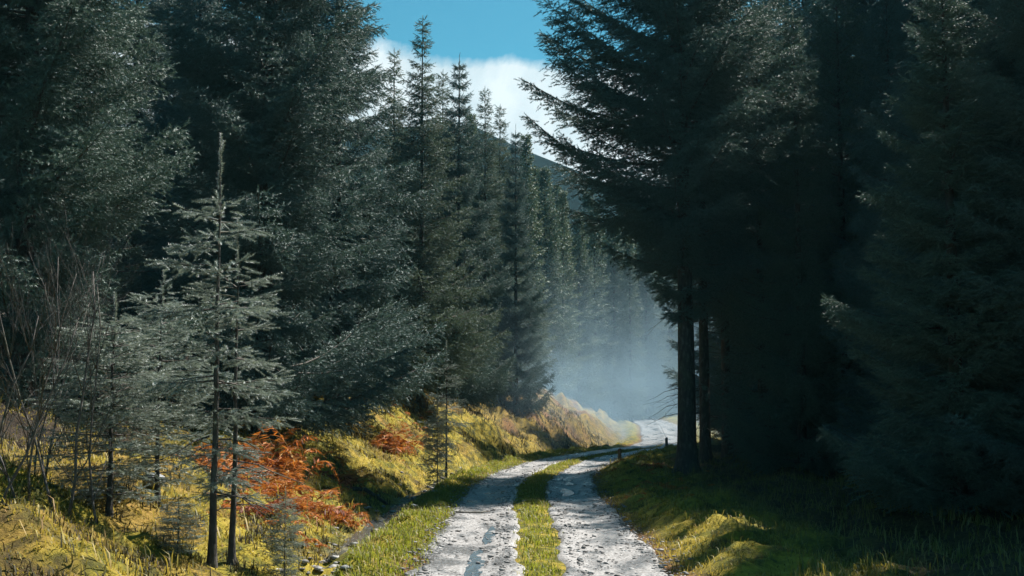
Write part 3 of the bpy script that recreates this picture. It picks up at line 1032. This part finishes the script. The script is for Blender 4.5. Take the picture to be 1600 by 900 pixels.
B1 = bracken_mesh(1, 44, .95, 1.7, 1.5, .24, M['bracken'])
B2 = bracken_mesh(2, 32, .75, 1.4, 1.35, .25, M['bracken'])
B3 = bracken_mesh(3, 26, .8, .6, .7, .3, M['bracken_dark'])
for px, Y, me, sc, rz, lb in [
    (425, 24.5, B1, 1.3, .3, 'tall bright orange bracken clump under the full spruce on the left bank'),
    (352, 24.0, B1, 1.05, 1.5, 'orange bracken clump seen behind the two tall sapling trunks'),
    (392, 22.5, B1, .95, 2.5, 'orange-red bracken clump between the tall sapling pair and the hanging tall clump'),
    (405, 19.8, B3, 1.0, 1.1, 'dark red-brown bracken clump low on the bank beside the sapling trunks'),
    (418, 21.5, B2, 1.1, 5.1, 'bright orange bracken clump trailing down the middle of the left bank'),
    (482, 21.0, B2, .65, 2.6, 'small upright orange bracken tuft in yellow grass above the ditch'),
    (527, 22.5, B2, .7, 3.9, 'small orange bracken tuft nearest the ditch stream'),
    (490, 26.0, B3, .9, .2, 'dark rusty bracken clump at the foot of the full spruce'),
    (540, 27.0, B2, .7, 4.2, 'rusty bracken clump on the slope under the hanging spruce branches'),
    (618, 37.0, B1, 1.0, 1.0, 'orange bracken clump on the sunlit bank left of the slim lone sapling'),
    (1010, 35.5, B3, .8, 2.0, 'dark bracken clump on the right verge beside the big bare trunk'),
    (1035, 27.5, B2, .35, 2.9, 'little orange bracken tuft on the sunlit right verge'),
]:
    x = (px - 800) / FPX * Y
    o = add_obj('bracken_clump', me, loc=(x, Y, tz(x, Y)))
    o.rotation_euler.z = rz
    o.scale = (sc, sc, sc)
    tag(o, lb, 'bracken', 'dead bracken clumps')
# low scattered litter of fronds
r = np.random.default_rng(44)
tr = Tris()
for i in range(420):
    u = r.uniform()
    if u < .62:
        Y = r.uniform(17, 32); px = r.normal(470, 75)
    elif u < .85:
        Y = r.uniform(36, 48); px = r.normal(630, 30)
    else:
        Y = r.uniform(22, 38); px = r.normal(1020, 40)
    x = (px - 800) / FPX * Y
    s = x - float(track_c(Y))
    if -3.2 < s < 1.9:
        continue
    frond(tr, np.array([x, Y, tz(x, Y)]), r.uniform(0, 6.28), r.uniform(.2, .55), r.uniform(.1, .6), r, r.uniform(.3, .7))
tag(add_obj('bracken_litter', tr.mesh('bracken_litter', [M['bracken']])), kind='stuff')

# ------------------------------------------------------------------ posts, stick, log
def post(px, Y, h, w, label):
    x = (px - 800) / FPX * Y
    import bmesh
    bm = bmesh.new()
    bmesh.ops.create_cone(bm, cap_ends=True, segments=14, radius1=w * .5, radius2=w * .46, depth=h + .3)
    for v in bm.verts:
        v.co.z += (h + .3) / 2 - .3
        if v.co.z > h * .9:
            v.co.z += v.co.x * .35
    bmesh.ops.bevel(bm, geom=[e for e in bm.edges if e.calc_face_angle(0) > .9], offset=.012, segments=2, affect='EDGES')
    me = bpy.data.meshes.new('marker_post'); bm.to_mesh(me); bm.free()
    me.materials.append(M['post'])
    o = add_obj('marker_post', me, loc=(x, Y, tz(x, Y)))
    o.rotation_euler = (R(2), R(-3), .5)
    return tag(o, label, 'post')


post(967, 43, .42, .13, 'short dark wooden post on the right verge at the bend')
post(1040, 63, .55, .15, 'faint wooden post in the mist left of the big bare trunk')

pts = np.array([at(712, 803, 23.5), at(735, 802, 23.6), at(752, 801, 23.7), at(766, 798, 23.9)])
for i in range(4):
    ss_ = pts[i, 0] - float(track_c(pts[i, 1]))
    pts[i, 2] = float(track_top(np.array(ss_), np.array(pts[i, 1]))) + .018
tr = Tris()
tr.add(*tube(pts, [.016, .014, .013, .007], 6))
tr.add(*tube(np.array([pts[2], pts[2] + [.05, .1, .015]]), [.007, .004], 4))
tag(add_obj('stick', tr.mesh('stick', [M['twig']], True)), 'thin dark stick lying across the left wheel track', 'stick')
pts = []
for px, py, Y in [(608, 0, 26.2), (640, 0, 26.9), (672, 0, 27.5)]:
    x = (px - 800) / FPX * Y - .9
    pts.append([x, Y, tz(x, Y) + .06])
tr = Tris()
tr.add(*tube(np.array(pts), [.05, .045, .035], 7))
tag(add_obj('fallen_branch', tr.mesh('fallen_branch', [M['bark']], True)), 'fallen branch lying on the yellow bank above the ditch', 'branch')

# ------------------------------------------------------------------ hill and distant wood
hx = np.linspace(-500, 500, 120); hy = np.linspace(230, 700, 60)
HX, HY = np.meshgrid(hx, hy)
ridge = np.clip(90 - .42 * np.maximum(HX, -12), 40, 190)
prof = sstep(230, 410, HY)
HZ = base_z(HY) * 0 - 5 + prof * ridge * (1 + (fbm(HX * .02, HY * .02, 71, 4) - .5) * .10) + (fbm(HX * .09, HY * .09, 73) - .5) * 3
ii = np.arange(HX.size).reshape(HX.shape)
F = np.stack([ii[:-1, :-1], ii[:-1, 1:], ii[1:, 1:], ii[1:, :-1]], -1).reshape(-1, 4)
tag(add_obj('hill', make_mesh('hill', np.stack([HX, HY, HZ], -1).reshape(-1, 3), F, [M['hill']], smooth=True)), kind='structure')
# distant wood: one mass
r = np.random.default_rng(5)
P, D, Ln, Rn = [], [], [], []
n = 1500
wy = 132 + 125 * r.uniform(0, 1, n)
wx = r.uniform(-.20, .16, n) * wy
wz = np.maximum(terrain(wx, wy, False), sstep(230, 410, wy) * np.clip(90 - .42 * np.maximum(wx, -12), 40, 190) - 5)
for i in range(n):
    H = r.uniform(4, 9) if wy[i] > 230 else r.uniform(14, 20)
    k = 130 if wy[i] < 230 else 80
    t = r.uniform(.05, 1, k)
    a = r.uniform(0, 6.28, k)
    rad = 3.0 * (1 - t) ** .8 * r.uniform(.3, 1, k)
    P.append(np.stack([wx[i] + np.cos(a) * rad, wy[i] + np.sin(a) * rad, wz[i] + H * t], -1))
    D.append(np.stack([np.cos(a), np.sin(a), r.uniform(-.4, .3, k)], -1))
    Ln.append(.5 + 1.1 * (1 - t)); Rn.append(np.full(k, .42))
V, F = place_shoots(np.concatenate(P), np.concatenate(D), np.concatenate(Ln), np.concatenate(Rn), T_FAR, r)
tag(add_obj('distant_wood', make_mesh('distant_wood', V, F, [M['needles_far']])), kind='stuff')

# ------------------------------------------------------------------ haze and mist
def box_mesh(name, a, b, mat):
    x0, y0, z0 = a; x1, y1, z1 = b
    V = [(x0, y0, z0), (x1, y0, z0), (x1, y1, z0), (x0, y1, z0), (x0, y0, z1), (x1, y0, z1), (x1, y1, z1), (x0, y1, z1)]
    F = [(0, 3, 2, 1), (4, 5, 6, 7), (0, 1, 5, 4), (1, 2, 6, 5), (2, 3, 7, 6), (3, 0, 4, 7)]
    return make_mesh(name, V, F, [mat])


def volume_mat(name, color, dens, aniso):
    m = bpy.data.materials.new(name); m.use_nodes = True
    nt = m.node_tree
    nt.nodes.clear()
    o = nt.nodes.new('ShaderNodeOutputMaterial')
    v = nt.nodes.new('ShaderNodeVolumePrincipled')
    v.inputs['Color'].default_value = (*color, 1)
    v.inputs['Density'].default_value = dens
    v.inputs['Anisotropy'].default_value = aniso
    nt.links.new(v.outputs[0], o.inputs['Volume'])
    return m, nt, v


HAZE_D = .00016
hm_, nt, v = volume_mat('haze_air', (.30, .82, 1.0), HAZE_D, .3)
tag(add_obj('haze', box_mesh('haze', (-910, -910, -8), (910, 910, 230), hm_)), kind='stuff')

mm, nt, v = volume_mat('drifting_mist', (.56, .82, 1.0), 0, .35)
tc = nt.nodes.new('ShaderNodeTexCoord')
gr = nt.nodes.new('ShaderNodeTexGradient'); gr.gradient_type = 'SPHERICAL'
nt.links.new(tc.outputs['Object'], gr.inputs['Vector'])
geo = nt.nodes.new('ShaderNodeNewGeometry')
nz_ = noise(nt, .13, 4, .6, geo.outputs['Position'], 1.2)
f = ramp(nt, gr.outputs['Fac'], [(0, (0, 0, 0)), (.35, (.25, .25, .25)), (.8, (1, 1, 1))]).outputs['Color']
nf = ramp(nt, nz_.outputs['Fac'], [(.38, (.02, .02, .02)), (.50, (.35, .35, .35)), (.64, (1, 1, 1))]).outputs['Color']
d = math_node(nt, 'MULTIPLY', math_node(nt, 'MULTIPLY', f, nf), .062)
nt.links.new(d, v.inputs['Density'])
IV3, IF3 = ico(3)
mo = add_obj('mist', make_mesh('mist', IV3, IF3, [mm]), loc=(5.5, 79, -.5))
mo.scale = (22, 32, 12)
tag(mo, kind='stuff')

# ------------------------------------------------------------------ sky and sun
SUN_AZ, SUN_EL = 50.0, 54.0         # degrees right of the view direction, elevation
w = bpy.data.worlds.new('World')
scene.world = w
w.use_nodes = True
nt = w.node_tree
N, L = nt.nodes, nt.links
bg = N['Background']
sky = N.new('ShaderNodeTexSky')
sky.sky_type = 'NISHITA'
sky.sun_disc = False
sky.sun_elevation = R(SUN_EL)
sky.sun_rotation = R(SUN_AZ)
sky.ozone_density = 2.0
sky.dust_density = .3
tint = mix(nt, 1.0, sky.outputs['Color'], (.26, .76, .76), 'MULTIPLY')
tc = N.new('ShaderNodeTexCoord')
sx = N.new('ShaderNodeSeparateXYZ')
L.new(tc.outputs['Generated'], sx.inputs[0])
ysafe = math_node(nt, 'MAXIMUM', sx.outputs['Y'], .05)
tx = math_node(nt, 'DIVIDE', sx.outputs['X'], ysafe)
tzz = math_node(nt, 'DIVIDE', sx.outputs['Z'], ysafe)
cmb = N.new('ShaderNodeCombineXYZ'); L.new(tx, cmb.inputs[0]); L.new(tzz, cmb.inputs[2])
nc = noise(nt, 14, 7, .6, cmb.outputs[0], .3)
nc2 = noise(nt, 4, 4, .5, cmb.outputs[0])
edge = math_node(nt, 'ADD', .281, math_node(nt, 'MULTIPLY', tx, -.09))
edge = math_node(nt, 'ADD', edge, math_node(nt, 'MULTIPLY', math_node(nt, 'SUBTRACT', nc.outputs['Fac'], .5), .05))
cl = math_node(nt, 'MULTIPLY', math_node(nt, 'SUBTRACT', edge, tzz), 95.0, True)
lim = math_node(nt, 'MULTIPLY', math_node(nt, 'SUBTRACT', .9, math_node(nt, 'ABSOLUTE', tx)), 3, True)
front = math_node(nt, 'GREATER_THAN', sx.outputs['Y'], .06)
cl = math_node(nt, 'MULTIPLY', math_node(nt, 'MULTIPLY', cl, lim), front)
cl = math_node(nt, 'MULTIPLY', cl, ramp(nt, nc2.outputs['Fac'], [(.25, (.75, .75, .75)), (.6, (1, 1, 1))]).outputs['Color'])
ccol = ramp(nt, nc.outputs['Fac'], [(.3, (5.0, 5.7, 6.1)), (.62, (8.0, 8.2, 8.25))]).outputs['Color']
L.new(mix(nt, cl, tint, ccol), bg.inputs['Color'])
bg.inputs['Strength'].default_value = .05

sun = bpy.data.lights.new('sun', 'SUN')
sun.energy = 5.0
sun.angle = R(.5)
sun.color = (1, .955, .89)
so = bpy.data.objects.new('sun', sun)
COL.objects.link(so)
dv = Vector((math.sin(R(SUN_AZ)) * math.cos(R(SUN_EL)), math.cos(R(SUN_AZ)) * math.cos(R(SUN_EL)), math.sin(R(SUN_EL))))
so.rotation_euler = dv.to_track_quat('Z', 'Y').to_euler()
so.location = (0, 0, 60)

# ------------------------------------------------------------------ render settings
vs = scene.view_settings
vs.view_transform = 'Standard'
vs.look = 'None'
vs.exposure = 1.3
vs.gamma = 1
vs.use_curve_mapping = False
cy = scene.cycles
cy.use_denoising = True
try:
    cy.denoiser = 'OPENIMAGEDENOISE'
    cy.denoising_input_passes = 'RGB_ALBEDO_NORMAL'
    cy.denoising_prefilter = 'ACCURATE'
except Exception:
    pass
cy.max_bounces = 5
cy.diffuse_bounces = 2
cy.glossy_bounces = 2
cy.transmission_bounces = 3
cy.volume_bounces = 0
cy.transparent_max_bounces = 4
cy.volume_step_rate = 2.0
cy.volume_max_steps = 128
cy.sample_clamp_indirect = 4
